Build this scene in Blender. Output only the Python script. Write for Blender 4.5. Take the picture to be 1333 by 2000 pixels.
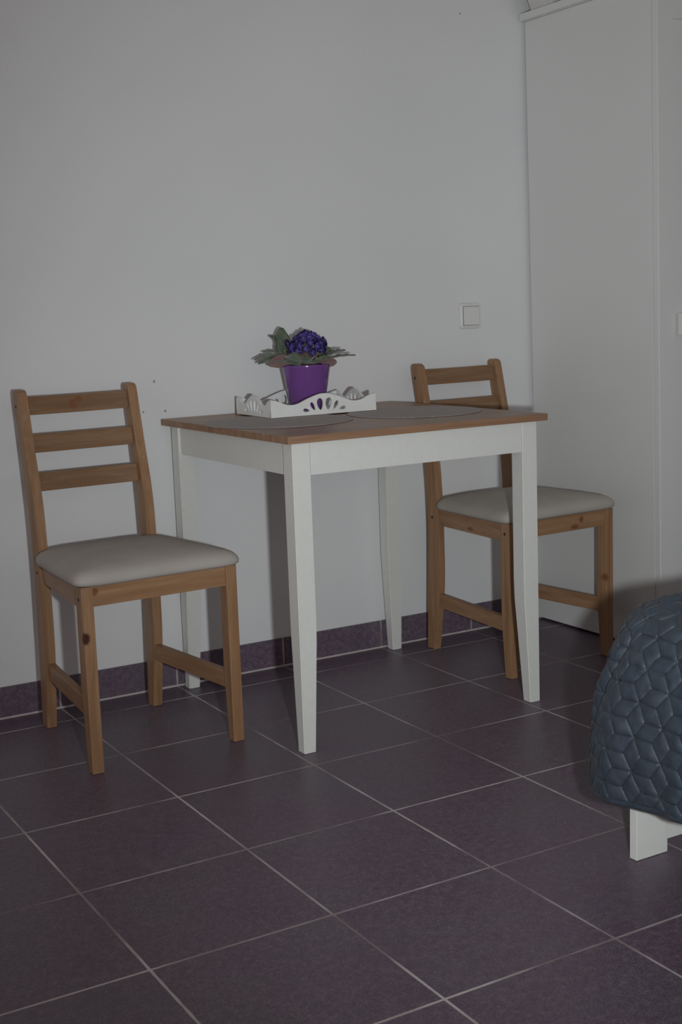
import bpy, bmesh, math, random
from mathutils import Vector, Matrix, noise
random.seed(7)
PI = math.pi
scene = bpy.context.scene
for o in list(bpy.data.objects):
    bpy.data.objects.remove(o)
COL = scene.collection

# ------------------------------------------------------------------ camera
cam = bpy.data.cameras.new('camera')
camo = bpy.data.objects.new('camera', cam)
COL.objects.link(camo)
Rv = Vector((0.86240364, -0.50494656, -0.03590178))
Uv = Vector((0.10889566, 0.11578783, 0.98728664))
Fv = Vector((0.49437, 0.85534914, -0.15484234))
camo.matrix_world = Matrix(((Rv.x, Uv.x, -Fv.x, -0.33375), (Rv.y, Uv.y, -Fv.y, -3.29332),
                            (Rv.z, Uv.z, -Fv.z, 1.03143), (0, 0, 0, 1)))
cam.sensor_fit = 'HORIZONTAL'
cam.sensor_width = 36.0
cam.lens = 2555.64 / 1333 * 36.0
cam.clip_start = 0.05
scene.camera = camo

# ------------------------------------------------------------------ view, world, flash
scene.view_settings.view_transform = 'Standard'
scene.view_settings.look = 'None'
scene.view_settings.gamma = 1
scene.view_settings.use_curve_mapping = False
scene.view_settings.exposure = 0.0
world = bpy.data.worlds.new('world')
scene.world = world
world.use_nodes = True
world.node_tree.nodes['Background'].inputs[0].default_value = (1.0, 0.915, 0.895, 1)
world.node_tree.nodes['Background'].inputs[1].default_value = 0.36

fl = bpy.data.lights.new('flash', 'SPOT')           # the photographer's flash, right of and just below the lens
fl.energy = 145
fl.color = (0.945, 1.0, 1.02)
fl.shadow_soft_size = 0.028
fl.spot_size = math.radians(72)
fl.spot_blend = 1.0
flo = bpy.data.objects.new('flash', fl)
COL.objects.link(flo)
flo.location = (-0.06, -3.22, 0.93)
aim = Vector((2.12, -0.1, 0.76)) - Vector(flo.location)
flo.rotation_euler = aim.to_track_quat('-Z', 'Y').to_euler()


# ------------------------------------------------------------------ material helpers
def newmat(name):
    m = bpy.data.materials.new(name)
    m.use_nodes = True
    nt = m.node_tree
    return m, nt, nt.nodes['Principled BSDF']


def nd(nt, t, **kw):
    n = nt.nodes.new(t)
    for k, v in kw.items():
        setattr(n, k, v)
    return n


def mth(nt, op, a, b=None, c=None, clamp=False):
    n = nd(nt, 'ShaderNodeMath', operation=op, use_clamp=clamp)
    for i, v in enumerate((a, b, c)):
        if v is None:
            continue
        if isinstance(v, (int, float)):
            n.inputs[i].default_value = v
        else:
            nt.links.new(v, n.inputs[i])
    return n.outputs[0]


def mixc(nt, fac, a, b, mode='MIX'):
    n = nd(nt, 'ShaderNodeMix', data_type='RGBA', blend_type=mode)
    for sock, v in ((n.inputs[0], fac), (n.inputs[6], a), (n.inputs[7], b)):
        if isinstance(v, tuple):
            sock.default_value = v if len(v) == 4 else (*v, 1)
        elif isinstance(v, (int, float)):
            sock.default_value = v
        else:
            nt.links.new(v, sock)
    return n.outputs[2]


def objco(nt, scale=(1, 1, 1), loc=(0, 0, 0), rot=(0, 0, 0)):
    tc = nd(nt, 'ShaderNodeTexCoord')
    mp = nd(nt, 'ShaderNodeMapping')
    mp.inputs['Scale'].default_value = scale
    mp.inputs['Location'].default_value = loc
    mp.inputs['Rotation'].default_value = rot
    nt.links.new(tc.outputs['Object'], mp.inputs[0])
    return mp.outputs[0]


def noi(nt, vec, scale, detail=3, rough=0.5, dist=0.0):
    n = nd(nt, 'ShaderNodeTexNoise')
    n.inputs['Scale'].default_value = scale
    n.inputs['Detail'].default_value = detail
    n.inputs['Roughness'].default_value = rough
    n.inputs['Distortion'].default_value = dist
    nt.links.new(vec, n.inputs['Vector'])
    return n.outputs['Fac']


def rng(nt, v, a, b, c=0.0, d=1.0):
    n = nd(nt, 'ShaderNodeMapRange')
    n.inputs[1].default_value = a
    n.inputs[2].default_value = b
    n.inputs[3].default_value = c
    n.inputs[4].default_value = d
    nt.links.new(v, n.inputs[0])
    return n.outputs[0]


def bump(nt, bsdf, h, strength, dist):
    b = nd(nt, 'ShaderNodeBump')
    b.inputs['Strength'].default_value = strength
    b.inputs['Distance'].default_value = dist
    nt.links.new(h, b.inputs['Height'])
    nt.links.new(b.outputs[0], bsdf.inputs['Normal'])


def plain(name, col, rough=0.5, noise_scale=None, amp=0.06, bstr=0.0, spec=0.5):
    m, nt, b = newmat(name)
    b.inputs['Roughness'].default_value = rough
    b.inputs['Specular IOR Level'].default_value = spec
    if noise_scale:
        n = noi(nt, objco(nt), noise_scale, 4, 0.6)
        lo = tuple(c * (1 - amp) for c in col)
        hi = tuple(min(1, c * (1 + amp)) for c in col)
        nt.links.new(mixc(nt, rng(nt, n, .3, .7), lo, hi), b.inputs['Base Color'])
        if bstr:
            bump(nt, b, n, bstr, 0.002)
    else:
        b.inputs['Base Color'].default_value = (*col, 1)
    return m


def wood(name, axis, dark, mid, light, rough=0.42, knots=(), seed=0.0, across=38, along=2.2):
    m, nt, b = newmat(name)
    sc = [across, across, across]
    sc[axis] = along
    v = objco(nt, tuple(sc), (seed, seed * 1.7, seed * .6))
    n1 = noi(nt, v, 1.0, 4, .6, .8)
    sc2 = [260, 260, 260]
    sc2[axis] = 9
    n2 = noi(nt, objco(nt, tuple(sc2), (seed, 0, 0)), 1.0, 2, .6)
    c = mixc(nt, rng(nt, n1, .30, .52), dark, mid)
    c = mixc(nt, rng(nt, n1, .50, .72), c, light)
    c = mixc(nt, rng(nt, n2, .35, .70, 0, .35), c, tuple(x * .68 for x in mid))
    tc = nd(nt, 'ShaderNodeTexCoord')
    kn = noi(nt, tc.outputs['Object'], 90, 2)
    for (p, r, kc) in knots:
        mp = nd(nt, 'ShaderNodeMapping')
        mp.inputs['Scale'].default_value = tuple(1 / q for q in r)
        mp.inputs['Location'].default_value = tuple(-p[i] / r[i] for i in range(3))
        nt.links.new(tc.outputs['Object'], mp.inputs[0])
        ln = nd(nt, 'ShaderNodeVectorMath', operation='LENGTH')
        nt.links.new(mp.outputs[0], ln.inputs[0])
        f = rng(nt, mth(nt, 'ADD', ln.outputs['Value'], mth(nt, 'MULTIPLY', kn, .8)), 1.1, 1.65, 1, 0)
        c = mixc(nt, f, c, kc)
    nt.links.new(c, b.inputs['Base Color'])
    b.inputs['Roughness'].default_value = rough
    b.inputs['Specular IOR Level'].default_value = 0.35
    bump(nt, b, n2, .12, .001)
    return m


# ------------------------------------------------------------------ geometry helpers
def link(name, me, mat, parent=None, smooth=False):
    ob = bpy.data.objects.new(name, me)
    COL.objects.link(ob)
    if mat is not None:
        me.materials.append(mat)
    if parent is not None:
        ob.parent = parent
    if smooth:
        me.polygons.foreach_set('use_smooth', [True] * len(me.polygons))
    return ob


def bm_obj(name, bm, mat, parent=None, smooth=False):
    bmesh.ops.recalc_face_normals(bm, faces=bm.faces)
    me = bpy.data.meshes.new(name)
    bm.to_mesh(me)
    bm.free()
    return link(name, me, mat, parent, smooth)


def add_hex(bm, pts, bev=0.0, seg=2):
    """pts: 8 corners, bottom ring (4, ccw) then top ring (4)"""
    vs = [bm.verts.new(p) for p in pts]
    fs = [(3, 2, 1, 0), (4, 5, 6, 7), (0, 1, 5, 4), (1, 2, 6, 5), (2, 3, 7, 6), (3, 0, 4, 7)]
    fl_ = [bm.faces.new([vs[i] for i in f]) for f in fs]
    if bev:
        es = list({e for f in fl_ for e in f.edges})
        bmesh.ops.bevel(bm, geom=es, offset=bev, segments=seg, affect='EDGES', profile=0.7)
    return vs


def box(bm, x0, x1, y0, y1, z0, z1, bev=0.0, seg=2):
    add_hex(bm, [(x0, y0, z0), (x1, y0, z0), (x1, y1, z0), (x0, y1, z0),
                 (x0, y0, z1), (x1, y0, z1), (x1, y1, z1), (x0, y1, z1)], bev, seg)


def box_obj(name, dims, mat, parent=None, bev=0.0, seg=2):
    bm = bmesh.new()
    box(bm, *dims, bev, seg)
    return bm_obj(name, bm, mat, parent)


def prism(bm, poly, axis, a, b, bev=0.0):
    """extrude a polygon; axis 0: poly=(y,z) extruded along x; axis 1: poly=(x,z) along y; 2: (x,y) along z"""
    def P(p, t):
        if axis == 0:
            return (t, p[0], p[1])
        if axis == 1:
            return (p[0], t, p[1])
        return (p[0], p[1], t)
    A = [bm.verts.new(P(p, a)) for p in poly]
    B = [bm.verts.new(P(p, b)) for p in poly]
    n = len(poly)
    fs = [bm.faces.new(A), bm.faces.new(B[::-1])]
    for i in range(n):
        fs.append(bm.faces.new((A[i], B[i], B[(i + 1) % n], A[(i + 1) % n])))
    if bev:
        es = [e for f in fs[:2] for e in f.edges]
        bmesh.ops.bevel(bm, geom=es, offset=bev, segments=2, affect='EDGES', profile=.7)


def empty(name, loc, rz=0.0, label=None, cat=None, group=None):
    o = bpy.data.objects.new(name, None)
    o.empty_display_size = .05
    COL.objects.link(o)
    o.location = loc
    o.rotation_euler = (0, 0, rz)
    if label:
        o['label'] = label
        o['category'] = cat
    if group:
        o['group'] = group
    return o


def structure(o):
    o['kind'] = 'structure'
    return o


def catmull(pts, n):
    out = []
    P = [pts[0]] + list(pts) + [pts[-1]]
    for i in range(1, len(P) - 2):
        for k in range(n):
            t = k / n
            q = []
            for d in range(len(pts[0])):
                a, b, c, e = P[i - 1][d], P[i][d], P[i + 1][d], P[i + 2][d]
                q.append(.5 * (2 * b + (c - a) * t + (2 * a - 5 * b + 4 * c - e) * t * t + (-a + 3 * b - 3 * c + e) * t ** 3))
            out.append(tuple(q))
    out.append(tuple(pts[-1]))
    return out


# ------------------------------------------------------------------ setting materials
WALL_Y = 0.020
# painted wall
m_wall, nt, b = newmat('wall_paint')
v = objco(nt)
n = noi(nt, v, 190, 4, .6)
n2 = noi(nt, v, 1.4, 3, .5)
nt.links.new(mixc(nt, rng(nt, n2, .3, .7), (.74, .745, .75), (.80, .80, .80)), b.inputs['Base Color'])
b.inputs['Roughness'].default_value = .8
b.inputs['Specular IOR Level'].default_value = .25
bump(nt, b, n, .25, .0012)

# floor tiles
X0, TW, Y1, TD = 0.3542, 0.3371, -0.1038, 0.3347


def tile_material(name, rows=True):
    m, nt, b = newmat(name)
    tc = nd(nt, 'ShaderNodeTexCoord')
    sx = nd(nt, 'ShaderNodeSeparateXYZ')
    nt.links.new(tc.outputs['Object'], sx.inputs[0])
    gx = mth(nt, 'DIVIDE', mth(nt, 'SUBTRACT', sx.outputs[0], X0), TW)
    gy = mth(nt, 'DIVIDE', mth(nt, 'SUBTRACT', sx.outputs[1], Y1), TD)
    # distance to the nearest joint, in metres
    dx = mth(nt, 'MULTIPLY', mth(nt, 'ABSOLUTE', mth(nt, 'SUBTRACT', gx, mth(nt, 'ROUND', gx))), TW)
    dy = mth(nt, 'MULTIPLY', mth(nt, 'ABSOLUTE', mth(nt, 'SUBTRACT', gy, mth(nt, 'ROUND', gy))), TD)
    d = dx
    if rows:
        dwall = mth(nt, 'ABSOLUTE', mth(nt, 'SUBTRACT', sx.outputs[1], 0.0105))
        d = mth(nt, 'MINIMUM', mth(nt, 'MINIMUM', dx, dy), dwall)
    wob = noi(nt, tc.outputs['Object'], 30, 2)
    half = rng(nt, wob, .3, .7, .0021, .0029)
    g = rng(nt, mth(nt, 'SUBTRACT', d, half), -.0006, .0006, 1, 0)
    # tile body
    idx = nd(nt, 'ShaderNodeCombineXYZ')
    nt.links.new(mth(nt, 'FLOOR', gx), idx.inputs[0])
    nt.links.new(mth(nt, 'FLOOR', gy), idx.inputs[1])
    wn = nd(nt, 'ShaderNodeTexWhiteNoise')
    nt.links.new(idx.outputs[0], wn.inputs['Vector'])
    off = nd(nt, 'ShaderNodeVectorMath', operation='MULTIPLY_ADD')
    nt.links.new(wn.outputs['Color'], off.inputs[0])
    off.inputs[1].default_value = (9, 9, 9)
    nt.links.new(tc.outputs['Object'], off.inputs[2])
    big = noi(nt, off.outputs[0], 5.0, 3, .55)
    mid = noi(nt, off.outputs[0], 75, 5, .8)
    fine = noi(nt, off.outputs[0], 330, 3, .7)
    c = mixc(nt, rng(nt, big, .35, .65), (.150, .090, .142), (.146, .124, .160))
    c = mixc(nt, rng(nt, mid, .42, .62, .0, .8), c, (.255, .200, .240))
    c = mixc(nt, rng(nt, fine, .42, .60, .6, 0), c, (.062, .040, .058))
    c = mixc(nt, rng(nt, wn.outputs['Value'], 0, 1, 0, .22), c, (.110, .084, .112))
    gn = noi(nt, tc.outputs['Object'], 3.0, 3, .6)
    gc = mixc(nt, rng(nt, gn, .40, .60), (.24, .185, .19), (.62, .57, .56))
    nt.links.new(mixc(nt, g, c, gc), b.inputs['Base Color'])
    rr = rng(nt, mid, .3, .7, .33, .50)
    r = nd(nt, 'ShaderNodeMix')
    nt.links.new(g, r.inputs[0])
    nt.links.new(rr, r.inputs[2])
    r.inputs[3].default_value = .55
    nt.links.new(r.outputs[0], b.inputs['Roughness'])
    h = mth(nt, 'SUBTRACT', mth(nt, 'MULTIPLY', mid, .25), mth(nt, 'MULTIPLY', g, 1.0))
    bump(nt, b, h, .35, .0012)
    return m


m_floor = tile_material('plum_floor_tile')
m_base = tile_material('plum_skirting_tile', rows=False)
m_grout = plain('pale_grout', (.55, .50, .49), .7, 40, .1)
m_ceil = plain('ceiling_paint', (.8, .8, .79), .85)

# ------------------------------------------------------------------ setting
XL, XR, YB, ZC = -2.2, 3.65, -4.6, 2.55
structure(box_obj('floor', (XL, XR, YB, WALL_Y + .1, -.08, 0), m_floor))
structure(box_obj('wall_back', (XL, XR, WALL_Y, WALL_Y + .1, 0, ZC), m_wall))
structure(box_obj('wall_right', (XR, XR + .1, YB, WALL_Y + .1, -.08, ZC), m_wall))
structure(box_obj('ceiling', (XL - .1, XR + .1, YB, WALL_Y + .1, ZC, ZC + .08), m_ceil))
structure(box_obj('baseboard_back', (XL + .0005, XR - .0005, .0125, WALL_Y - .0002, .0005, .084), m_base, bev=.0012))

bm = bmesh.new()
prism(bm, [(.0085, .0004), (.0124, .0004), (.0124, .0045)], 0, XL + .001, XR - .001)
structure(bm_obj('trim_1', bm, m_grout))

# small marks and holes left in the plaster
m_hole = plain('plaster_hole', (.30, .28, .27), .9)
wall_back = bpy.data.objects['wall_back']
for (x, z, r) in ((1.0136, .8508, .0036), (.9776, .7705, .0026), (1.0413, .7687, .0030), (2.0509, 1.8769, .0026)):
    bm = bmesh.new()
    seg = 10
    c0 = bm.verts.new((x, WALL_Y - .0008, z))
    ring = [bm.verts.new((x + r * math.cos(a) * random.uniform(.7, 1.2), WALL_Y - .0001, z + r * math.sin(a) * random.uniform(.8, 1.4)))
            for a in [2 * PI * i / seg for i in range(seg)]]
    for i in range(seg):
        bm.faces.new((c0, ring[(i + 1) % seg], ring[i]))
    bm_obj('plaster_hole', bm, m_hole, wall_back)

# ------------------------------------------------------------------ materials of the furniture
m_white = plain('white_lacquer', (.76, .765, .725), .36, 60, .02)
m_ward = plain('white_foil', (.73, .735, .72), .42, 3, .015)
m_dark = plain('dark_gap', (.03, .03, .03), .8)
m_bolt = plain('blackened_bolt', (.03, .025, .022), .45)
m_cush, nt, b = newmat('beige_canvas')
v = objco(nt)
n = noi(nt, v, 900, 2, .6)
n2 = noi(nt, v, 12, 3, .5)
c = mixc(nt, rng(nt, n2, .3, .7), (.44, .405, .365), (.50, .46, .415))
nt.links.new(mixc(nt, rng(nt, n, .3, .7, 0, .25), c, (.36, .33, .30)), b.inputs['Base Color'])
b.inputs['Roughness'].default_value = .95
b.inputs['Specular IOR Level'].default_value = .15
bump(nt, b, n, .3, .0006)

PD, PM, PL = (.270, .142, .070), (.355, .200, .105), (.425, .255, .145)
KN = (.070, .022, .012)
KL = (.210, .085, .035)


# ------------------------------------------------------------------ chair
def make_chair(loc, rz, label, knots, seed):
    t = empty('dining_chair', loc, rz, label, 'chair', 'pine chairs at the table')
    wz = wood('stained_pine_upright', 2, PD, PM, PL, knots=knots.get('z', ()), seed=seed)
    wx = wood('stained_pine_rail', 0, PD, PM, PL, knots=knots.get('x', ()), seed=seed + 3)
    wy = wood('stained_pine_side_rail', 1, PD, PM, PL, knots=knots.get('y', ()), seed=seed + 5)
    wsl = wood('stained_pine_slat', 0, *(tuple(q * .74 for q in c_) for c_ in (PD, PM, PL)), knots=knots.get('slat', ()), seed=seed + 8)
    # front legs: 28 x 36 mm, tapering at the foot on the rear side
    for s in (-1, 1):
        x0, x1 = sorted((s * .1955, s * .1675))
        bm = bmesh.new()
        prism(bm, [(-.214, .001), (-.190, .001), (-.178, .17), (-.178, .434), (-.214, .434)], 0, x0, x1, .0018)
        leg = bm_obj('leg', bm, wz, t)
        # dark fixing bolt on the outer side
        bm = bmesh.new()
        mtx = Matrix.Translation((s * .1957, -.196, .405)) @ Matrix.Rotation(PI / 2, 4, 'Y')
        bmesh.ops.create_cone(bm, cap_ends=True, segments=14, radius1=.0042, radius2=.0042, depth=.0012, matrix=mtx)
        bm_obj('bolt', bm, m_bolt, leg)
    # rear legs running up into the back posts
    back = [(.212, .001), (.206, .13), (.199, .26), (.195, .40), (.205, .56), (.229, .70), (.259, .845)]
    front = [(.225, .848), (.192, .70), (.163, .58), (.153, .46), (.150, .33), (.153, .19), (.180, .001)]
    bcs = catmull(back, 5)
    fcs = catmull(front, 5)
    top = [(.256, .852), (.247, .856), (.234, .855)]
    prof = bcs + top + fcs
    for s in (-1, 1):
        x0, x1 = sorted((s * .1595, s * .1345))
        bm = bmesh.new()
        prism(bm, prof, 0, x0, x1, .0018)
        leg = bm_obj('leg', bm, wz, t)
        for (yy, zz) in ((.174, .405), (.241, .815)):
            bm = bmesh.new()
            mtx = Matrix.Translation((s * .1597, yy, zz)) @ Matrix.Rotation(PI / 2, 4, 'Y')
            bmesh.ops.create_cone(bm, cap_ends=True, segments=14, radius1=.0042, radius2=.0042, depth=.0012, matrix=mtx)
            bm_obj('bolt', bm, m_bolt, leg)
    # seat rails
    box_obj('seat_rail', (-.1673, .1673, -.211, -.190, .387, .434), wx, t, .0015)
    box_obj('seat_rail', (-.1343, .1343, .165, .186, .385, .434), wx, t, .0015)
    for s in (-1, 1):
        bm = bmesh.new()
        prism(bm, [(-.1778, .383), (.118, .383), (.136, .392), (.1545, .396), (.1545, .434), (-.1778, .434)], 0, -.009, .009, .0012)
        for q in bm.verts:
            k = (q.co.y + .178) / .33
            q.co.x += s * (.1815 + (.1450 - .1815) * k)
        bm_obj('seat_rail', bm, wy, t)
        bm = bmesh.new()
        box(bm, -.009, .009, -.181, .160, .129, .170, .0015)
        for q in bm.verts:
            k = (q.co.y + .178) / .33
            q.co.x += s * (.1805 + (.1455 - .1805) * k)
            q.co.z += .004 * k
        bm_obj('stretcher', bm, wy, t)
    # bowed back slats
    for (z0, z1) in ((.793, .838), (.700, .745), (.605, .650)):
        bm = bmesh.new()
        N = 16
        rings = []

        def fy(z):   # middle of the post at this height
            for i in range(len(back) - 1):
                if back[i][1] <= z <= back[i + 1][1]:
                    k = (z - back[i][1]) / (back[i + 1][1] - back[i][1])
                    return back[i][0] + k * (back[i + 1][0] - back[i][0]) - .017
            return .24
        for i in range(N + 1):
            x = -.1343 + .2686 * i / N
            bow = .011 * (1 - (x / .14) ** 2)
            ya, yb = fy(z0) + bow, fy(z1) + bow
            sag = -.0012 * (1 - (x / .14) ** 2)
            r = [(x, ya - .009, z0 + sag), (x, ya + .009, z0 + sag), (x, yb + .009, z1 + sag), (x, yb - .009, z1 + sag)]
            rings.append([bm.verts.new(p) for p in r])
        for i in range(N):
            for k in range(4):
                bm.faces.new((rings[i][k], rings[i][(k + 1) % 4], rings[i + 1][(k + 1) % 4], rings[i + 1][k]))
        bm.faces.new(rings[0])
        bm.faces.new(rings[-1][::-1])
        bmesh.ops.recalc_face_normals(bm, faces=bm.faces)
        es = [e for e in bm.edges if len(e.link_faces) == 2 and e.calc_face_angle() > 1.0]
        bmesh.ops.bevel(bm, geom=es, offset=.0025, segments=2, affect='EDGES')
        bm_obj('back_slat', bm, wsl, t)
    # upholstered seat
    bm = bmesh.new()
    NA = 96
    zb = .4345
    levels = [(-.022, 0.0), (-.006, 0.000), (-.001, .005), (.0, .012), (-.003, .021), (-.010, .029), (-.022, .0355),
              (-.045, .0425), (-.08, .048), (-.12, .0515), (-.16, .053)]
    rings = []
    for li, (off, dz) in enumerate(levels):
        ring = []
        for k in range(NA):
            a = 2 * PI * k / NA
            ca, sa = math.cos(a), math.sin(a)
            e = .085 if li < 7 else .085 + (li - 6) * .10
            ux = math.copysign(abs(ca) ** (2 * e), ca)
            uy = math.copysign(abs(sa) ** (2 * e), sa)
            # half sizes: trapezoid, wider in front
            yy = (-.038) + uy * (.187 + off)
            kk = (yy + .225) / .375
            hw = .2140 + (.179 - .2140) * kk
            xx = ux * (hw + off) + .002 * (1 - kk)
            w_ = noise.noise(Vector((xx * 9 + seed, yy * 9, dz * 20))) * .0012
            ring.append(bm.verts.new((xx, yy, zb + dz + w_)))
        rings.append(ring)
    for i in range(len(rings) - 1):
        for k in range(NA):
            bm.faces.new((rings[i][k], rings[i][(k + 1) % NA], rings[i + 1][(k + 1) % NA], rings[i + 1][k]))
    bm.faces.new(rings[0][::-1])
    cv = bm.verts.new((0, -.038, zb + .0535))
    for k in range(NA):
        bm.faces.new((rings[-1][k], rings[-1][(k + 1) % NA], cv))
    cu = bm_obj('seat_cushion', bm, m_cush, t, True)
    return t


make_chair((.7725, -.312, 0), math.radians(2.3),
           'pine ladder-back chair with beige seat left of the white table, fully in view',
           {'z': [((-.1925, -.213, .318), (.012, .010, .014), KN)],
            'x': [((-.163, -.211, .421), (.010, .008, .009), KL)],
            'slat': [((-.012, .24, .812), (.009, .05, .012), KL), ((.006, .24, .824), (.010, .05, .008), KL)],
            'y': []}, 1.3)
make_chair((1.987, -.275, 0), math.radians(3.2),
           'pine ladder-back chair with beige seat behind the table, beside the wardrobe',
           {'z': [((.162, -.214, .235), (.014, .02, .012), KL), ((.150, -.2, .42), (.006, .02, .008), KL)],
            'x': [((.075, -.211, .415), (.008, .01, .010), KL), ((.050, -.211, .397), (.016, .01, .006), KL)],
            'y': [((-.165, -.02, .395), (.02, .016, .006), KL)]}, 9.1)

# ------------------------------------------------------------------ table
TX, TY, TS, TDp, TH = 1.0244, -.7186, .74, .733, .7488
table = empty('dining_table', (TX, TY, 0), 0, 'square white table with a wooden top between two pine chairs', 'table')


def plank_material():
    m, nt, b = newmat('oiled_pine_top')
    tc = nd(nt, 'ShaderNodeTexCoord')
    sx = nd(nt, 'ShaderNodeSeparateXYZ')
    nt.links.new(tc.outputs['Object'], sx.inputs[0])
    g = mth(nt, 'FLOOR', mth(nt, 'DIVIDE', sx.outputs[1], .078))
    wn = nd(nt, 'ShaderNodeTexWhiteNoise', noise_dimensions='1D')
    nt.links.new(g, wn.inputs['W'])
    mp = nd(nt, 'ShaderNodeVectorMath', operation='MULTIPLY_ADD')
    nt.links.new(tc.outputs['Object'], mp.inputs[0])
    mp.inputs[1].default_value = (2.2, 34, 34)
    ml = nd(nt, 'ShaderNodeVectorMath', operation='SCALE')
    nt.links.new(wn.outputs['Color'], ml.inputs[0])
    ml.inputs['Scale'].default_value = 30
    nt.links.new(ml.outputs[0], mp.inputs[2])
    n1 = noi(nt, mp.outputs[0], 1, 4, .6, .8)
    n2 = noi(nt, objco(nt, (8, 260, 260)), 1, 2, .6)
    c = mixc(nt, rng(nt, n1, .3, .5), (.235, .125, .070), (.350, .205, .125))
    c = mixc(nt, rng(nt, n1, .5, .7), c, (.430, .270, .175))
    c = mixc(nt, rng(nt, wn.outputs['Value'], 0, 1, .0, .35), c, (.30, .165, .095))
    c = mixc(nt, rng(nt, n2, .35, .7, 0, .3), c, (.24, .14, .085))
    nt.links.new(c, b.inputs['Base Color'])
    b.inputs['Roughness'].default_value = .38
    b.inputs['Specular IOR Level'].default_value = .35
    bump(nt, b, n2, .1, .001)
    return m


m_top = plank_material()
box_obj('tabletop', (0, TS, 0, TDp, TH - .0175, TH), m_top, table, .0022)
I, LW, LF = .020, .046, .031
for (sx_, sy_) in ((0, 0), (1, 0), (1, 1), (0, 1)):
    bm = bmesh.new()
    ox = I if sx_ == 0 else TS - I
    oy = I if sy_ == 0 else TDp - I
    dx = 1 if sx_ == 0 else -1
    dy = 1 if sy_ == 0 else -1
    rings = []
    for (z, w) in ((.001, LF), (.27, LW - .001), (.32, LW), (TH - .0177, LW)):
        rings.append([bm.verts.new(p) for p in ((ox, oy, z), (ox + dx * w, oy, z), (ox + dx * w, oy + dy * w, z), (ox, oy + dy * w, z))])
    fs = [bm.faces.new(rings[0]), bm.faces.new(rings[-1])]
    ve = []
    for i in range(3):
        for k in range(4):
            fs.append(bm.faces.new((rings[i][k], rings[i][(k + 1) % 4], rings[i + 1][(k + 1) % 4], rings[i + 1][k])))
            ve.append(bm.edges.get((rings[i][k], rings[i + 1][k])))
    bmesh.ops.recalc_face_normals(bm, faces=bm.faces)
    bmesh.ops.bevel(bm, geom=ve, offset=.0022, segments=2, affect='EDGES')
    bm_obj('leg', bm, m_white, table)
za, zb_ = .655, TH - .0177
A = I + LW + .0011
box_obj('apron', (A, TS - A, I + .002, I + .020, za, zb_), m_white, table, .001)
box_obj('apron', (A, TS - A, TDp - I - .020, TDp - I - .002, za, zb_), m_white, table, .001)
box_obj('apron', (I + .006, I + .024, A, TDp - A, za, zb_), m_white, table, .001)
box_obj('apron', (TS - I - .024, TS - I - .006, A, TDp - A, za, zb_), m_white, table, .001)

# ------------------------------------------------------------------ placemats
m_mat, nt, b = newmat('woven_taupe_vinyl')
v1 = objco(nt, (1, 1, 1))
w1 = nd(nt, 'ShaderNodeTexWave', bands_direction='X')
w2 = nd(nt, 'ShaderNodeTexWave', bands_direction='Y')
for w in (w1, w2):
    w.inputs['Scale'].default_value = 85
    w.inputs['Distortion'].default_value = .8
    w.inputs['Detail'].default_value = 1
    nt.links.new(v1, w.inputs['Vector'])
wv = mth(nt, 'MULTIPLY', w1.outputs['Fac'], w2.outputs['Fac'])
nn = noi(nt, v1, 60, 3)
c = mixc(nt, wv, (.34, .30, .285), (.70, .645, .615))
nt.links.new(mixc(nt, rng(nt, nn, .35, .65, 0, .4), c, (.40, .355, .33)), b.inputs['Base Color'])
b.inputs['Roughness'].default_value = .7
bump(nt, b, wv, .6, .0015)


def placemat(cx, cy, r, rz, label):
    t = empty('placemat', (cx, cy, TH), rz, label, 'placemat', 'round placemats on the table')
    bm = bmesh.new()
    N = 96
    prof = [(0, .0002), (r - .004, .0002), (r - .0015, .0004), (r, .0012), (r - .001, .0022), (r - .004, .0026), (r - .007, .0021), (0, .0021)]
    rings = []
    for (q, z) in prof:
        if q == 0:
            rings.append([bm.verts.new((0, 0, z))])
        else:
            rings.append([bm.verts.new((q * math.cos(2 * PI * k / N), q * math.sin(2 * PI * k / N), z)) for k in range(N)])
    for i in range(len(rings) - 1):
        a_, b_ = rings[i], rings[i + 1]
        for k in range(N):
            k2 = (k + 1) % N
            if len(a_) == 1:
                bm.faces.new((a_[0], b_[k2], b_[k]))
            elif len(b_) == 1:
                bm.faces.new((a_[k], a_[k2], b_[0]))
            else:
                bm.faces.new((a_[k], a_[k2], b_[k2], b_[k]))
    bm_obj('woven_disc', bm, m_mat, t)


placemat(1.200, -.34, .19, .3, 'round taupe woven placemat under the white tray, nearer the left chair')
placemat(1.573, -.400, .179, 1.1, 'round taupe woven placemat on the right half of the table, nothing on it')

# ------------------------------------------------------------------ carved tray
m_tray = plain('white_tray_paint', (.78, .79, .77), .45, 40, .03)
TRX, TRY, TRA = .315, .220, math.radians(-1.6)
ZT = TH + .0030
tray = empty('serving_tray', (1.377, -.163, ZT), TRA, 'white tray with pierced scalloped sides under the violet', 'tray')


def curve_panel(outline, holes, thick):
    cu = bpy.data.curves.new('panel', 'CURVE')
    cu.dimensions = '2D'
    cu.fill_mode = 'BOTH'
    cu.extrude = thick / 2 - .0008
    cu.bevel_depth = .0008
    cu.bevel_resolution = 1
    for pl in [outline] + holes:
        sp = cu.splines.new('POLY')
        sp.points.add(len(pl) - 1)
        for i, p in enumerate(pl):
            sp.points[i].co = (p[0], p[1], 0, 1)
        sp.use_cyclic_u = True
    ob = bpy.data.objects.new('tmp', cu)
    COL.objects.link(ob)
    dg = bpy.context.evaluated_depsgraph_get()
    me = bpy.data.meshes.new_from_object(ob.evaluated_get(dg), depsgraph=dg)
    bpy.data.objects.remove(ob)
    bpy.data.curves.remove(cu)
    me.materials.clear()
    return me


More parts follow.
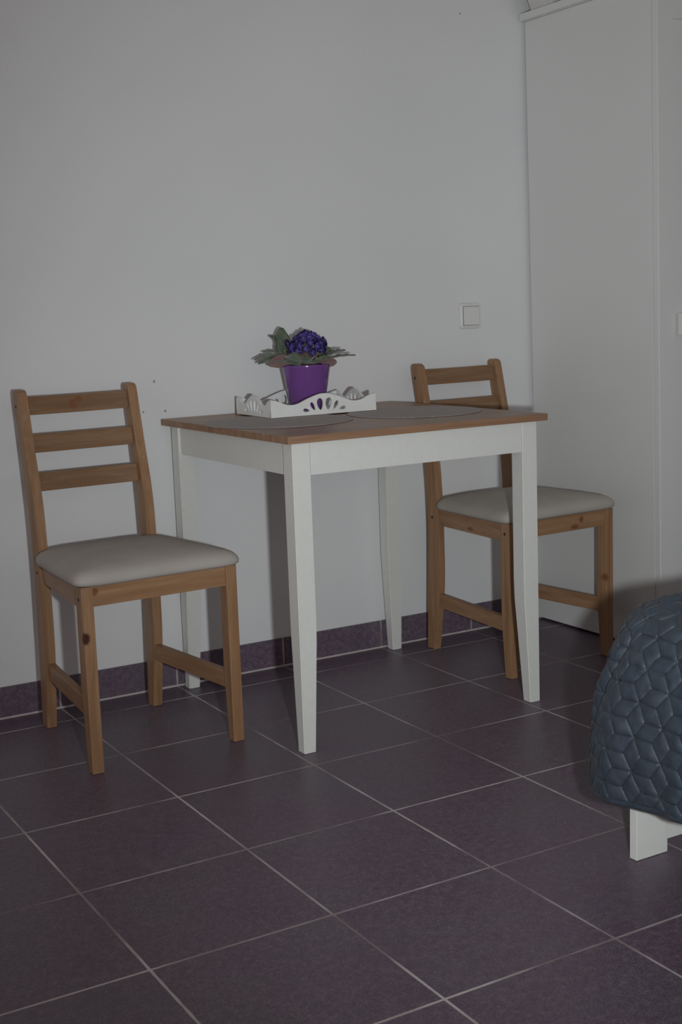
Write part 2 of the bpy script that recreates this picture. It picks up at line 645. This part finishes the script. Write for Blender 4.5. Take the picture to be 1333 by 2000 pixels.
def drop(cx, cz, rx, rz_, ang, tear=.35):
    out = []
    for k in range(22):
        a = 2 * PI * k / 22
        x = rx * math.cos(a)
        z = rz_ * math.sin(a)
        x *= 1 + tear * math.sin(a)
        out.append((cx + x * math.cos(ang) - z * math.sin(ang), cz + x * math.sin(ang) + z * math.cos(ang)))
    return out


def tray_side(L, sc):
    h = L / 2
    key = [(-h + .001, .046), (-h * .86, .041), (-h * .70, .031), (-h * .52, .031), (-h * .30, .044), (-h * .10, .0535), (0, .0545),
           (h * .10, .0535), (h * .30, .044), (h * .52, .031), (h * .70, .031), (h * .86, .041), (h - .001, .046)]
    top = catmull(key, 6)
    outl = [(-h, .001), (h, .001)] + top[::-1]
    holes = [drop(-.0125 * sc, .0275, .0100 * sc, .0165, .12, .25), drop(.0125 * sc, .0275, .0100 * sc, .0165, -.12, .25),
             drop(-.034 * sc, .0225, .0060 * sc, .0135, .55), drop(.034 * sc, .0225, .0060 * sc, .0135, -.55),
             drop(-.054 * sc, .0135, .0050 * sc, .0105, 1.40), drop(.054 * sc, .0135, .0050 * sc, .0105, -1.40)]
    return curve_panel(outl, holes, .007)


for (L, cx, cy, rz_, sc) in ((TRX, 0, -TRY / 2 + .0035, 0, 1.0), (TRX, 0, TRY / 2 - .0035, 0, 1.0),
                             (TRY - .0142, -TRX / 2 + .0035, 0, PI / 2, .85), (TRY - .0142, TRX / 2 - .0035, 0, PI / 2, .85)):
    me = tray_side(L, sc)
    me.transform(Matrix.Translation((cx, cy, 0)) @ Matrix.Rotation(rz_, 4, 'Z') @ Matrix.Rotation(PI / 2, 4, 'X'))
    link('tray_side', me, m_tray, tray)
box_obj('tray_base', (-TRX / 2 + .0071, TRX / 2 - .0071, -TRY / 2 + .0071, TRY / 2 - .0071, .0005, .0060), m_tray, tray, .0005)

# ------------------------------------------------------------------ african violet in a purple pot
m_pot = plain('glossy_purple_glaze', (.165, .060, .255), .14)
m_potin = plain('potting_soil', (.05, .035, .025), .95, 80, .3)
m_leaf, nt, b = newmat('fuzzy_leaf')
n = noi(nt, objco(nt), 70, 4, .6)
c = mixc(nt, rng(nt, n, .35, .65), (.060, .085, .052), (.145, .175, .120))
geo = nd(nt, 'ShaderNodeNewGeometry')
at = nd(nt, 'ShaderNodeAttribute', attribute_name='under')
c = mixc(nt, at.outputs['Fac'], c, (.20, .150, .130))
nt.links.new(c, b.inputs['Base Color'])
b.inputs['Roughness'].default_value = .8
b.inputs['Sheen Weight'].default_value = .35
bump(nt, b, n, .5, .002)
m_leafr = plain('reddish_leaf_underside', (.20, .125, .115), .75, 60, .2)
m_stalk = plain('leaf_stalk', (.19, .12, .10), .7)
m_petal = plain('violet_petal', (.135, .095, .43), .6, 120, .25)
m_yel = plain('yellow_anther', (.42, .36, .42), .6)

pot = empty('potted_violet', (1.393, -.145, ZT + .0062), math.radians(-30.35),
            'purple-flowered African violet in a glossy purple pot on the white tray', 'potted plant')
PH = .122
prof = [(0, 0), (.043, 0), (.0465, .003), (.0655, .114), (.0672, PH - .0015), (.0665, PH), (.0645, PH), (.0625, .112), (.0610, .104), (.044, .006), (0, .005)]
bm = bmesh.new()
N = 64
rings = []
for (q, z) in prof:
    rings.append([bm.verts.new((0, 0, z))] if q == 0 else
                 [bm.verts.new((q * math.cos(2 * PI * k / N), q * math.sin(2 * PI * k / N), z)) for k in range(N)])
for i in range(len(rings) - 1):
    a_, b_ = rings[i], rings[i + 1]
    for k in range(N):
        k2 = (k + 1) % N
        if len(a_) == 1:
            bm.faces.new((a_[0], b_[k2], b_[k]))
        elif len(b_) == 1:
            bm.faces.new((a_[k], a_[k2], b_[0]))
        else:
            bm.faces.new((a_[k], a_[k2], b_[k2], b_[k]))
bm_obj('flower_pot', bm, m_pot, pot, True)
bm = bmesh.new()
bmesh.ops.create_cone(bm, cap_ends=True, segments=40, radius1=.0560, radius2=.0595, depth=.02, matrix=Matrix.Translation((0, 0, .096)))
bm_obj('soil', bm, m_potin, pot)


def leaf(base, mid, tip, width, nrm, mat, cup=.12):
    """blade along a quadratic spine from base to tip, with a stalk back to the soil"""
    base, mid, tip, nrm = (Vector(q) / 1000 for q in (base, mid, tip, nrm))
    width /= 1000
    bm = bmesh.new()
    NU, NV = 14, 8
    lay = {}
    grid = [[], []]
    for i in range(NU + 1):
        t = i / NU
        p = base * (1 - t) ** 2 + mid * 2 * t * (1 - t) + tip * t * t
        tg = ((mid - base) * (1 - t) + (tip - mid) * t).normalized()
        sd = tg.cross(nrm).normalized()
        nn = sd.cross(tg).normalized()
        w = width * .5 * (math.sin(PI * min(1, (t * .93 + .035))) ** .62) * (1.08 - .25 * t)
        for side in (0, 1):
            row = []
            for j in range(NV + 1):
                s = (j / NV) * 2 - 1
                th = .0011 * (1 - s * s) ** .5 * (1 if side else -1)
                wv_ = math.sin(t * 26 + abs(s) * 2) * .0010 * abs(s)
                vein = -.0010 * math.exp(-(s / .12) ** 2) - .0006 * math.cos((t * 7 - abs(s) * 1.2) * 2 * PI) * (1 - abs(s))
                q = p + sd * (w * s) + nn * (cup * w * s * s * 2 + th + wv_ + (vein if side else 0))
                row.append(bm.verts.new(q))
            grid[side].append(row)
    for side in (0, 1):
        g = grid[side]
        for i in range(NU):
            for j in range(NV):
                f = (g[i][j], g[i][j + 1], g[i + 1][j + 1], g[i + 1][j])
                bm.faces.new(f if side else f[::-1])
    for i in range(NU):
        for j in (0, NV):
            f = (grid[0][i][j], grid[0][i + 1][j], grid[1][i + 1][j], grid[1][i][j])
            bm.faces.new(f if j else f[::-1])
    for i in (0, NU):
        for j in range(NV):
            f = (grid[0][i][j], grid[1][i][j], grid[1][i][j + 1], grid[0][i][j + 1])
            bm.faces.new(f if i else f[::-1])
    lf = bm_obj('leaf', bm, mat, pot, True)
    # stalk
    root = Vector((base.x * .25, base.y * .25, .104))
    a = root
    c_ = base + (mid - base) * .35
    m_ = Vector(((root.x + base.x) / 2 * .8, (root.y + base.y) / 2 * .8, max(root.z, base.z) + .002))
    bm = bmesh.new()
    prev = None
    for i in range(7):
        t = i / 6
        p = a * (1 - t) ** 2 + m_ * 2 * t * (1 - t) + c_ * t * t
        tg = ((m_ - a) * (1 - t) + (c_ - m_) * t)
        tg = tg.normalized() if tg.length > 1e-6 else Vector((0, 0, 1))
        s1 = tg.orthogonal().normalized()
        s2 = tg.cross(s1)
        r = .0022
        ring = [bm.verts.new(p + s1 * r * math.cos(k * PI / 3) + s2 * r * math.sin(k * PI / 3)) for k in range(6)]
        if prev:
            for k in range(6):
                bm.faces.new((prev[k], prev[(k + 1) % 6], ring[(k + 1) % 6], ring[k]))
        prev = ring
    bm_obj('stalk', bm, m_stalk, lf, True)


Z0 = PH * 1000  # rim height
UP = (0, -250, 970)
CAMN = (0, -950, 300)
LV = [
    ((-44, 14, Z0 + 14), (-70, 22, Z0 + 62), (-64, 20, Z0 + 101), 47, (300, -950, 50), m_leaf),
    ((-58, 30, Z0 + 28), (-78, 34, Z0 + 76), (-98, 30, Z0 + 78), 24, (300, -600, 750), m_leaf),
    ((-62, 10, Z0 + 10), (-78, 12, Z0 + 40), (-76, 10, Z0 + 66), 26, (-800, -600, 100), m_leaf),
    ((-52, 24, Z0 + 26), (-85, 26, Z0 + 40), (-118, 20, Z0 + 36), 26, UP, m_leaf),
    ((-48, -6, Z0 + 12), (-100, -8, Z0 + 38), (-141, -14, Z0 + 16), 30, UP, m_leaf),
    ((-46, -22, Z0 + 10), (-95, -28, Z0 + 24), (-129, -30, Z0 + 6), 32, (0, -500, 870), m_leaf),
    ((-40, -20, Z0 + 12), (-72, -30, Z0 + 18), (-100, -34, Z0 + 2), 38, (150, -930, -150), m_leafr),
    ((-50, -22, Z0 + 26), (-40, -55, Z0 + 30), (-8, -70, Z0 + 8), 34, (-100, -600, 800), m_leaf),
    ((-58, -34, Z0 + 14), (-48, -56, Z0 + 18), (-14, -66, Z0 + 0), 28, (-100, -700, 700), m_leaf),
    ((-14, -44, Z0 + 14), (0, -68, Z0 + 16), (22, -80, Z0 + 4), 24, (0, -800, 600), m_leaf),
    ((20, -48, Z0 + 8), (45, -56, Z0 + 12), (64, -50, Z0 + 26), 22, (-300, -600, 700), m_leaf),
    ((44, -12, Z0 + 10), (76, -14, Z0 + 36), (109, -10, Z0 + 34), 24, (0, -350, 930), m_leaf),
    ((46, -24, Z0 + 10), (92, -28, Z0 + 24), (136, -26, Z0 + 20), 24, UP, m_leaf),
    ((34, 24, Z0 + 16), (44, 30, Z0 + 46), (49, 30, Z0 + 70), 36, (0, -980, 200), m_leaf),
    ((46, 20, Z0 + 12), (60, 26, Z0 + 34), (68, 22, Z0 + 42), 26, (-100, -900, 400), m_leaf),
    ((42, -14, Z0 + 6), (70, -18, Z0 + 6), (84, -20, Z0 + 4), 28, (200, -880, -300), m_leafr),
    ((10, 34, Z0 + 14), (14, 64, Z0 + 40), (20, 90, Z0 + 40), 40, UP, m_leaf),
    ((-20, 36, Z0 + 14), (-34, 66, Z0 + 36), (-52, 92, Z0 + 38), 40, UP, m_leaf),
    ((38, 34, Z0 + 12), (62, 56, Z0 + 34), (84, 74, Z0 + 30), 34, UP, m_leaf),
]
for L_ in LV:
    leaf(*L_)


def flower_mesh(seed):
    rnd = random.Random(seed)
    bm = bmesh.new()
    for k in range(5):
        a = 2 * PI * k / 5 + rnd.uniform(-.15, .15)
        R_ = .0112 * rnd.uniform(.85, 1.1)
        wd = .0068 * rnd.uniform(.9, 1.1)
        d = Vector((math.cos(a), math.sin(a), 0))
        s_ = Vector((-math.sin(a), math.cos(a), 0))
        NU, NV = 6, 4
        lift = rnd.uniform(.0, .55)
        g = []
        for i in range(NU + 1):
            t = i / NU
            w = wd * math.sin(PI * (.08 + t * .86)) ** .6
            g.append([bm.verts.new(d * (R_ * t) + s_ * (w * (j / NV * 2 - 1)) +
                                   Vector((0, 0, .0035 * lift * t * 1.8 + .0018 * math.sin(j * 2.1 + k) * t))) for j in range(NV + 1)])
        for i in range(NU):
            for j in range(NV):
                bm.faces.new((g[i][j], g[i + 1][j], g[i + 1][j + 1], g[i][j + 1]))
    bmesh.ops.solidify(bm, geom=bm.faces[:], thickness=.0006)
    me = bpy.data.meshes.new('flower')
    bm.to_mesh(me)
    bm.free()
    me.materials.append(m_petal)
    me.polygons.foreach_set('use_smooth', [True] * len(me.polygons))
    return me


def anther_mesh():
    bm = bmesh.new()
    for s in (-1, 1):
        bmesh.ops.create_icosphere(bm, subdivisions=2, radius=.0010, matrix=Matrix.Translation((s * .0011, 0, .0022)))
    me = bpy.data.meshes.new('anther')
    bm.to_mesh(me)
    bm.free()
    me.materials.append(m_yel)
    return me


fms = [flower_mesh(i) for i in range(5)]
am = anther_mesh()
rnd = random.Random(11)
cen = Vector((.003, -.022, Z0 / 1000 + .050))
NF = 46
for i in range(NF):
    k = (i + .5) / NF
    el = math.asin(1 - 1.45 * k)
    az = i * 2.39996
    d = Vector((math.cos(az) * math.cos(el), math.sin(az) * math.cos(el), math.sin(el)))
    wide = .040 if d.z > .35 else .049
    p = cen + Vector((d.x * wide, d.y * .036, d.z * .040)) * rnd.uniform(.88, 1.08)
    f = bpy.data.objects.new('flower', fms[i % 5])
    COL.objects.link(f)
    f.parent = pot
    f.location = p
    nv = (d + Vector((rnd.uniform(-.35, .35), rnd.uniform(-.45, .1), rnd.uniform(-.25, .35)))).normalized()
    f.rotation_mode = 'QUATERNION'
    f.rotation_quaternion = nv.to_track_quat('Z', 'Y')
    s_ = rnd.uniform(.85, 1.12)
    f.scale = (s_, s_, s_)
    a = bpy.data.objects.new('anther', am)
    COL.objects.link(a)
    a.parent = f
# flower stalks as one branching stem
bm = bmesh.new()
for i in range(9):
    a0 = Vector((rnd.uniform(-.01, .01), rnd.uniform(-.01, .01), .104))
    b0 = cen + Vector((rnd.uniform(-.03, .03), rnd.uniform(-.024, .02), rnd.uniform(-.015, .02)))
    tg = (b0 - a0).normalized()
    s1 = tg.orthogonal().normalized()
    s2 = tg.cross(s1)
    ra = [bm.verts.new(a0 + s1 * .0015 * math.cos(k * PI / 3) + s2 * .0015 * math.sin(k * PI / 3)) for k in range(6)]
    rb = [bm.verts.new(b0 + s1 * .001 * math.cos(k * PI / 3) + s2 * .001 * math.sin(k * PI / 3)) for k in range(6)]
    for k in range(6):
        bm.faces.new((ra[k], ra[(k + 1) % 6], rb[(k + 1) % 6], rb[k]))
bm_obj('flower_stem', bm, m_stalk, pot, True)

# ------------------------------------------------------------------ light switch
m_sw = plain('switch_plastic', (.74, .74, .71), .3)
sw = empty('light_switch', (2.0605, WALL_Y, .990), 0, 'white square rocker light switch on the wall above the right chair', 'light switch')


def rrect(hw, hh, r, n=6):
    out = []
    for (cx, cy, a0) in ((hw - r, hh - r, 0), (-hw + r, hh - r, PI / 2), (-hw + r, -hh + r, PI), (hw - r, -hh + r, 1.5 * PI)):
        for k in range(n + 1):
            a = a0 + PI / 2 * k / n
            out.append((cx + r * math.cos(a), cy + r * math.sin(a)))
    return out


def plate(layers):
    """layers of (half width, half height, radius, y)"""
    bm = bmesh.new()
    rings = [[bm.verts.new((x, y, z)) for (x, z) in rrect(hw, hh, r)] for (hw, hh, r, y) in layers]
    n_ = len(rings[0])
    for i in range(len(rings) - 1):
        for k in range(n_):
            bm.faces.new((rings[i][k], rings[i][(k + 1) % n_], rings[i + 1][(k + 1) % n_], rings[i + 1][k]))
    bm.faces.new(rings[0])
    bm.faces.new(rings[-1])
    return bm


bm_obj('frame', plate([(.0395, .0395, .011, -.0002), (.0395, .0395, .011, -.004), (.0375, .0375, .010, -.009), (.0325, .0325, .006, -.0115)]), m_sw, sw)
bm_obj('shadow_gap', plate([(.0292, .0292, .002, -.0116), (.0292, .0292, .002, -.0118)]), m_dark, sw)
bm = plate([(.0280, .0280, .002, -.0112), (.0280, .0280, .002, -.0150), (.0272, .0272, .002, -.0158)])
for q in bm.verts:   # the rocker is tipped: lower edge stands out further
    if q.co.y < -.013:
        q.co.y -= .0022 * (-q.co.z / .028)
bm_obj('rocker', bm, m_sw, sw)

# ------------------------------------------------------------------ wardrobe
WX, WF, WB, WH = 2.294, -.556, .008, 1.868
WW = 1.17
ward = empty('wardrobe', (WX, WF, 0), 0, 'tall white wardrobe in the corner at the right edge', 'wardrobe')
D = WB - WF


def wbox(name, d, mat=m_ward, bev=.0012, parent=ward):
    return box_obj(name, d, mat, parent, bev)


def side_panel(x0):
    bm = bmesh.new()
    box(bm, x0, x0 + .018, .0225, D, .008, WH - .0005, .0012)
    for q in bm.verts:      # unlevel floor: the panel leans a few mm towards the wall corner
        q.co.x += .012 * (1 - q.co.z / WH) - .010 * (q.co.z / WH)
    return bm_obj('side_panel', bm, m_ward, ward)


def lean(o):
    for q in o.data.vertices:
        q.co.x += .012 * (1 - q.co.z / WH) - .010 * (q.co.z / WH)
    return o


side_panel(0)
side_panel(WW - .018)
lean(wbox('back_panel', (.0185, WW - .0185, D - .006, D, .03, WH - .001)))
lean(wbox('bottom_panel', (.0185, WW - .0185, .0225, D - .0065, .06, .078)))
lean(wbox('plinth', (.0185, WW - .0185, .05, .066, .001, .0595)))
lean(wbox('top_panel', (-.022, WW + .02, -.018, D, WH, WH + .021), bev=.002))


def door(x0, x1, hx):
    bm = bmesh.new()
    z0, z1 = .012, WH - .004
    sw_ = .058
    # frame with recessed panel
    o_ = [(x0, z0), (x1, z0), (x1, z1), (x0, z1)]
    i_ = [(x0 + sw_, z0 + .09), (x1 - sw_, z0 + .09), (x1 - sw_, z1 - .09), (x0 + sw_, z1 - .09)]
    p_ = [(x0 + sw_ + .004, z0 + .094), (x1 - sw_ - .004, z0 + .094), (x1 - sw_ - .004, z1 - .094), (x0 + sw_ + .004, z1 - .094)]
    OB = [bm.verts.new((x, .020, z)) for x, z in o_]
    OF = [bm.verts.new((x, 0, z)) for x, z in o_]
    IF = [bm.verts.new((x, 0, z)) for x, z in i_]
    PF = [bm.verts.new((x, .006, z)) for x, z in p_]
    bm.faces.new(OB)
    bm.faces.new(PF)
    for k in range(4):
        j = (k + 1) % 4
        bm.faces.new((OB[k], OB[j], OF[j], OF[k]))
        bm.faces.new((OF[k], OF[j], IF[j], IF[k]))
        bm.faces.new((IF[k], IF[j], PF[j], PF[k]))
    bmesh.ops.recalc_face_normals(bm, faces=bm.faces)
    es = [bm.edges.get((OF[k], OF[(k + 1) % 4])) for k in range(4)]
    bmesh.ops.bevel(bm, geom=es, offset=.0025, segments=2, affect='EDGES')
    dr = lean(bm_obj('door', bm, m_ward, ward))
    # square block handle
    h = lean(box_obj('handle', (hx - .026, hx + .032, -.019, -.0003, .918, .980), m_white, dr, .003))
    return dr


door(.0015, WW / 3 - .001, .096)
door(WW / 3 + .001, 2 * WW / 3 - .001, 2 * WW / 3 - .06)
door(2 * WW / 3 + .001, WW - .0015, 2 * WW / 3 + .06)

# box on top of the wardrobe
m_box = plain('pale_box_board', (.66, .65, .63), .7, 30, .04)
bx_ = empty('storage_box', (2.283, -.125, WH + .0213), 0, 'pale box with a slanted side on top of the wardrobe', 'box')
bm = bmesh.new()
add_hex(bm, [(0, 0, 0), (.36, 0, 0), (.36, .10, 0), (0, .10, 0), (-.085, 0, .2), (.445, 0, .2), (.445, .10, .2), (-.085, .10, .2)], .003)
bm_obj('box_body', bm, m_box, bx_)
bm = bmesh.new()
add_hex(bm, [(-.091, -.005, .2003), (.451, -.005, .2003), (.451, .105, .2003), (-.091, .105, .2003),
             (-.101, -.005, .225), (.461, -.005, .225), (.461, .105, .225), (-.101, .105, .225)], .003)
bm_obj('box_lid', bm, m_box, bx_)

# ------------------------------------------------------------------ bed
bed = empty('bed', (1.262, -1.577, 0), 0, 'white wooden bed frame under the dark blue bedspread', 'bed')
BWX, BLY = 1.45, 2.0
for (x0, x1, y0, y1) in ((0, .077, 0, .0185), (BWX - .077, BWX, 0, .0185), (0, .077, -BLY, -BLY + .0185), (BWX - .077, BWX, -BLY, -BLY + .0185)):
    box_obj('leg', (x0, x1, y0, y1, .001, .36), m_white, bed, .0015)
box_obj('footboard', (.0773, BWX - .0773, .0035, .0185, .024, .36), m_white, bed, .0012)
box_obj('headboard', (.0773, BWX - .0773, -BLY, -BLY + .015, .024, .40), m_white, bed, .0012)
for x0 in (.0, BWX - .018):
    box_obj('side_rail', (x0, x0 + .018, -BLY + .019, -.0005, .18, .36), m_white, bed, .0012)
m_matt = plain('white_ticking', (.72, .71, .69), .9, 20, .03)
bm = bmesh.new()
box(bm, .022, BWX - .022, -BLY + .02, -.005, .30, .472, .03, 4)
bm_obj('mattress', bm, m_matt, bed, True)

# quilted bedspread
m_q, nt, b = newmat('navy_quilted_satin')
v = objco(nt)
n = noi(nt, v, 35, 4, .65)
nf = noi(nt, objco(nt, (1, 1, 1)), 900, 2, .6)
c = mixc(nt, rng(nt, n, .3, .7), (.028, .040, .059), (.044, .060, .081))
nt.links.new(c, b.inputs['Base Color'])
b.inputs['Roughness'].default_value = .56
b.inputs['Specular IOR Level'].default_value = .6
b.inputs['Sheen Weight'].default_value = .06
b.inputs['Sheen Roughness'].default_value = .35
wr = noi(nt, objco(nt, (1, 1, 2.5)), 60, 4, .6, 1.2)
bump(nt, b, mth(nt, 'ADD', mth(nt, 'MULTIPLY', wr, 1.0), mth(nt, 'MULTIPLY', nf, .12)), .35, .003)

QS = .0365           # stitch edge length
S60 = math.sin(PI / 3)


def lattice_pt(i, j):
    return (QS * (i + .5 * j), QS * S60 * j)


def quilt(u, v):
    """distance to the nearest stitched edge of the diamond pattern"""
    jf = v / (QS * S60)
    iF = u / QS - .5 * jf
    best = 1.0
    for i in range(math.floor(iF) - 1, math.floor(iF) + 3):
        for j in range(math.floor(jf) - 1, math.floor(jf) + 3):
            if (i - j) % 3 != 0:
                continue
            ax, ay = lattice_pt(i, j)
            for (di, dj) in ((1, 0), (-1, 0), (0, 1), (0, -1), (1, -1), (-1, 1)):
                bx2, by2 = lattice_pt(i + di, j + dj)
                ex, ey = bx2 - ax, by2 - ay
                t = ((u - ax) * ex + (v - ay) * ey) / (QS * QS)
                t = max(0, min(1, t))
                d = math.hypot(u - ax - ex * t, v - ay - ey * t)
                if d < best:
                    best = d
    return best


QX0, QX1, QY1, QY0, QR = 1.172, 2.80, -1.445, -3.66, .185
# (z, inset) profile from hem to the crown of the bed
prof = [(.135, .0), (.20, .001), (.26, .006), (.32, .018), (.37, .034), (.41, .048), (.44, .064), (.462, .082), (.477, .110), (.487, .145),
        (.492, .19), (.495, .26), (.496, .36), (.497, .5), (.497, .68), (.497, .81)]
dense = catmull(prof, 24)
# resample by length: 4.5 mm where the pattern shows, coarser on top
path = [dense[0]]
acc = 0
for a, b2 in zip(dense, dense[1:]):
    acc += math.hypot(b2[0] - a[0], b2[1] - a[1])
    step = .0021 if b2[1] < .30 else .03
    if acc >= step:
        path.append(b2)
        acc = 0
if path[-1] != dense[-1]:
    path.append(dense[-1])
drops = [0]
for a, b2 in zip(path, path[1:]):
    drops.append(drops[-1] + math.hypot(b2[0] - a[0], b2[1] - a[1]))
# outline parameter: left side (from near end to the corner), corner arc, far side
tau = []
yA = QY1 - QR
LA = yA - QY0
ARC = QR * PI / 2


def sample_tau():
    out = []
    s = 0
    while s < LA:
        out.append(s)
        s += .0023 if s > LA - .30 else .03
    s = LA
    while s < LA + ARC:
        out.append(s)
        s += .0023
    s = LA + ARC
    while s < LA + ARC + (QX1 - QX0 - QR):
        out.append(s)
        s += .0030 if s < LA + ARC + .15 else .03
    out.append(LA + ARC + (QX1 - QX0 - QR))
    return out


tau = sample_tau()


def plan(s, inset):
    if s <= LA:
        return Vector((QX0 + inset, QY0 + s * ((yA - QY0) / LA), 0)), Vector((-1, 0, 0))
    if s <= LA + ARC:
        a = (s - LA) / QR
        nrm = Vector((-math.cos(a), math.sin(a), 0))
        r = QR - inset
        c_ = Vector((QX0 + QR, yA, 0))
        if r >= 0:
            return c_ + nrm * r, nrm
        # beyond the arc centre: mitre towards the inner corner
        q = inset - QR
        return Vector((QX0 + QR + q, yA - q, 0)), nrm
    x = QX0 + QR + (s - LA - ARC)
    return Vector((x, QY1 - inset, 0)), Vector((0, 1, 0))


bm = bmesh.new()
grid = []
npf = len(path)
for s in tau:
    row = []
    for k, (z, inset) in enumerate(path):
        p, nr = plan(s, inset)
        # clamp for deep insets so that the two wings meet on the mitre
        if inset > QR:
            q = inset - QR
            if s <= LA:
                p.y = min(p.y, yA - q)
                p.y = QY0 + (p.y - QY0)
            elif s > LA + ARC:
                p.x = max(p.x, QX0 + QR + q)
        # profile normal in the (out, up) plane
        a_ = path[max(0, k - 1)]
        b_ = path[min(npf - 1, k + 1)]
        tz, ti = b_[0] - a_[0], b_[1] - a_[1]
        l_ = math.hypot(tz, ti) or 1
        no, nu = tz / l_, ti / l_
        N_ = nr * no + Vector((0, 0, nu))
        h = drops[k]
        low = max(0, 1 - h / .38)
        # hem line climbs a little towards the near end
        near = max(0, LA + .12 - s)
        zh = z + low * min(.05, near * .13) - low * .006 * math.exp(-((s - LA - ARC * .75) / .08) ** 2)
        # soft hanging folds
        fold = low * (.0035 * math.sin((s - LA) * 2 * PI / .21 + .6) + .0015 * math.sin((s - LA) * 2 * PI / .083))
        # one deeper crease on the far shoulder of the corner
        cr = s - (LA + ARC * .27 + .42 * (.21 - h))
        fold -= .013 * math.exp(-(cr / .008) ** 2) * math.exp(-((h - .22) / .085) ** 2)
        fold += .007 * math.exp(-((cr - .035) / .022) ** 2) * math.exp(-((h - .22) / .09) ** 2)
        wr_ = noise.noise(Vector((s * 14, h * 14, 3.1))) * .004 + noise.noise(Vector((s * 45, h * 30, 7.7))) * .0012
        if s < LA - .5 or s > LA + ARC + .3:
            puff = 0
        elif h < .011:
            puff = .003 * (1 - (h / .0055 - 1) ** 2) ** .5 if 0 <= h <= .011 else 0   # rolled binding
            puff = puff - .001
        else:
            d = quilt(s * .82 + .004 + .02 * noise.noise(Vector((s * 4, h * 4, 1))), h - .004 + .015 * noise.noise(Vector((s * 4, h * 4, 9))))
            puff = .0062 * d / (d + .0045) - .0012 * math.exp(-(d / .0018) ** 2)
            puff *= 1 + .4 * noise.noise(Vector((s * 50, h * 50, 0)))
        if inset > .15:
            fold = 0
        q = Vector((p.x, p.y, zh)) + nr * (fold + wr_ * (1 if inset < .2 else 0)) + N_ * puff
        row.append(bm.verts.new(q))
    grid.append(row)
for i in range(len(grid) - 1):
    for k in range(npf - 1):
        f = (grid[i][k], grid[i + 1][k], grid[i + 1][k + 1], grid[i][k + 1])
        bm.faces.new(f)
bmesh.ops.remove_doubles(bm, verts=bm.verts[:], dist=.00002)
bmesh.ops.recalc_face_normals(bm, faces=bm.faces)
me = bpy.data.meshes.new('bedspread')
bm.to_mesh(me)
bm.free()
sp = link('bedspread', me, m_q, None, True)
sd = sp.modifiers.new('thickness', 'SOLIDIFY')
sd.thickness = .005
sd.offset = -1
sp['label'] = 'dark blue quilted bedspread hanging over the bed corner at the right edge'
sp['category'] = 'bedspread'
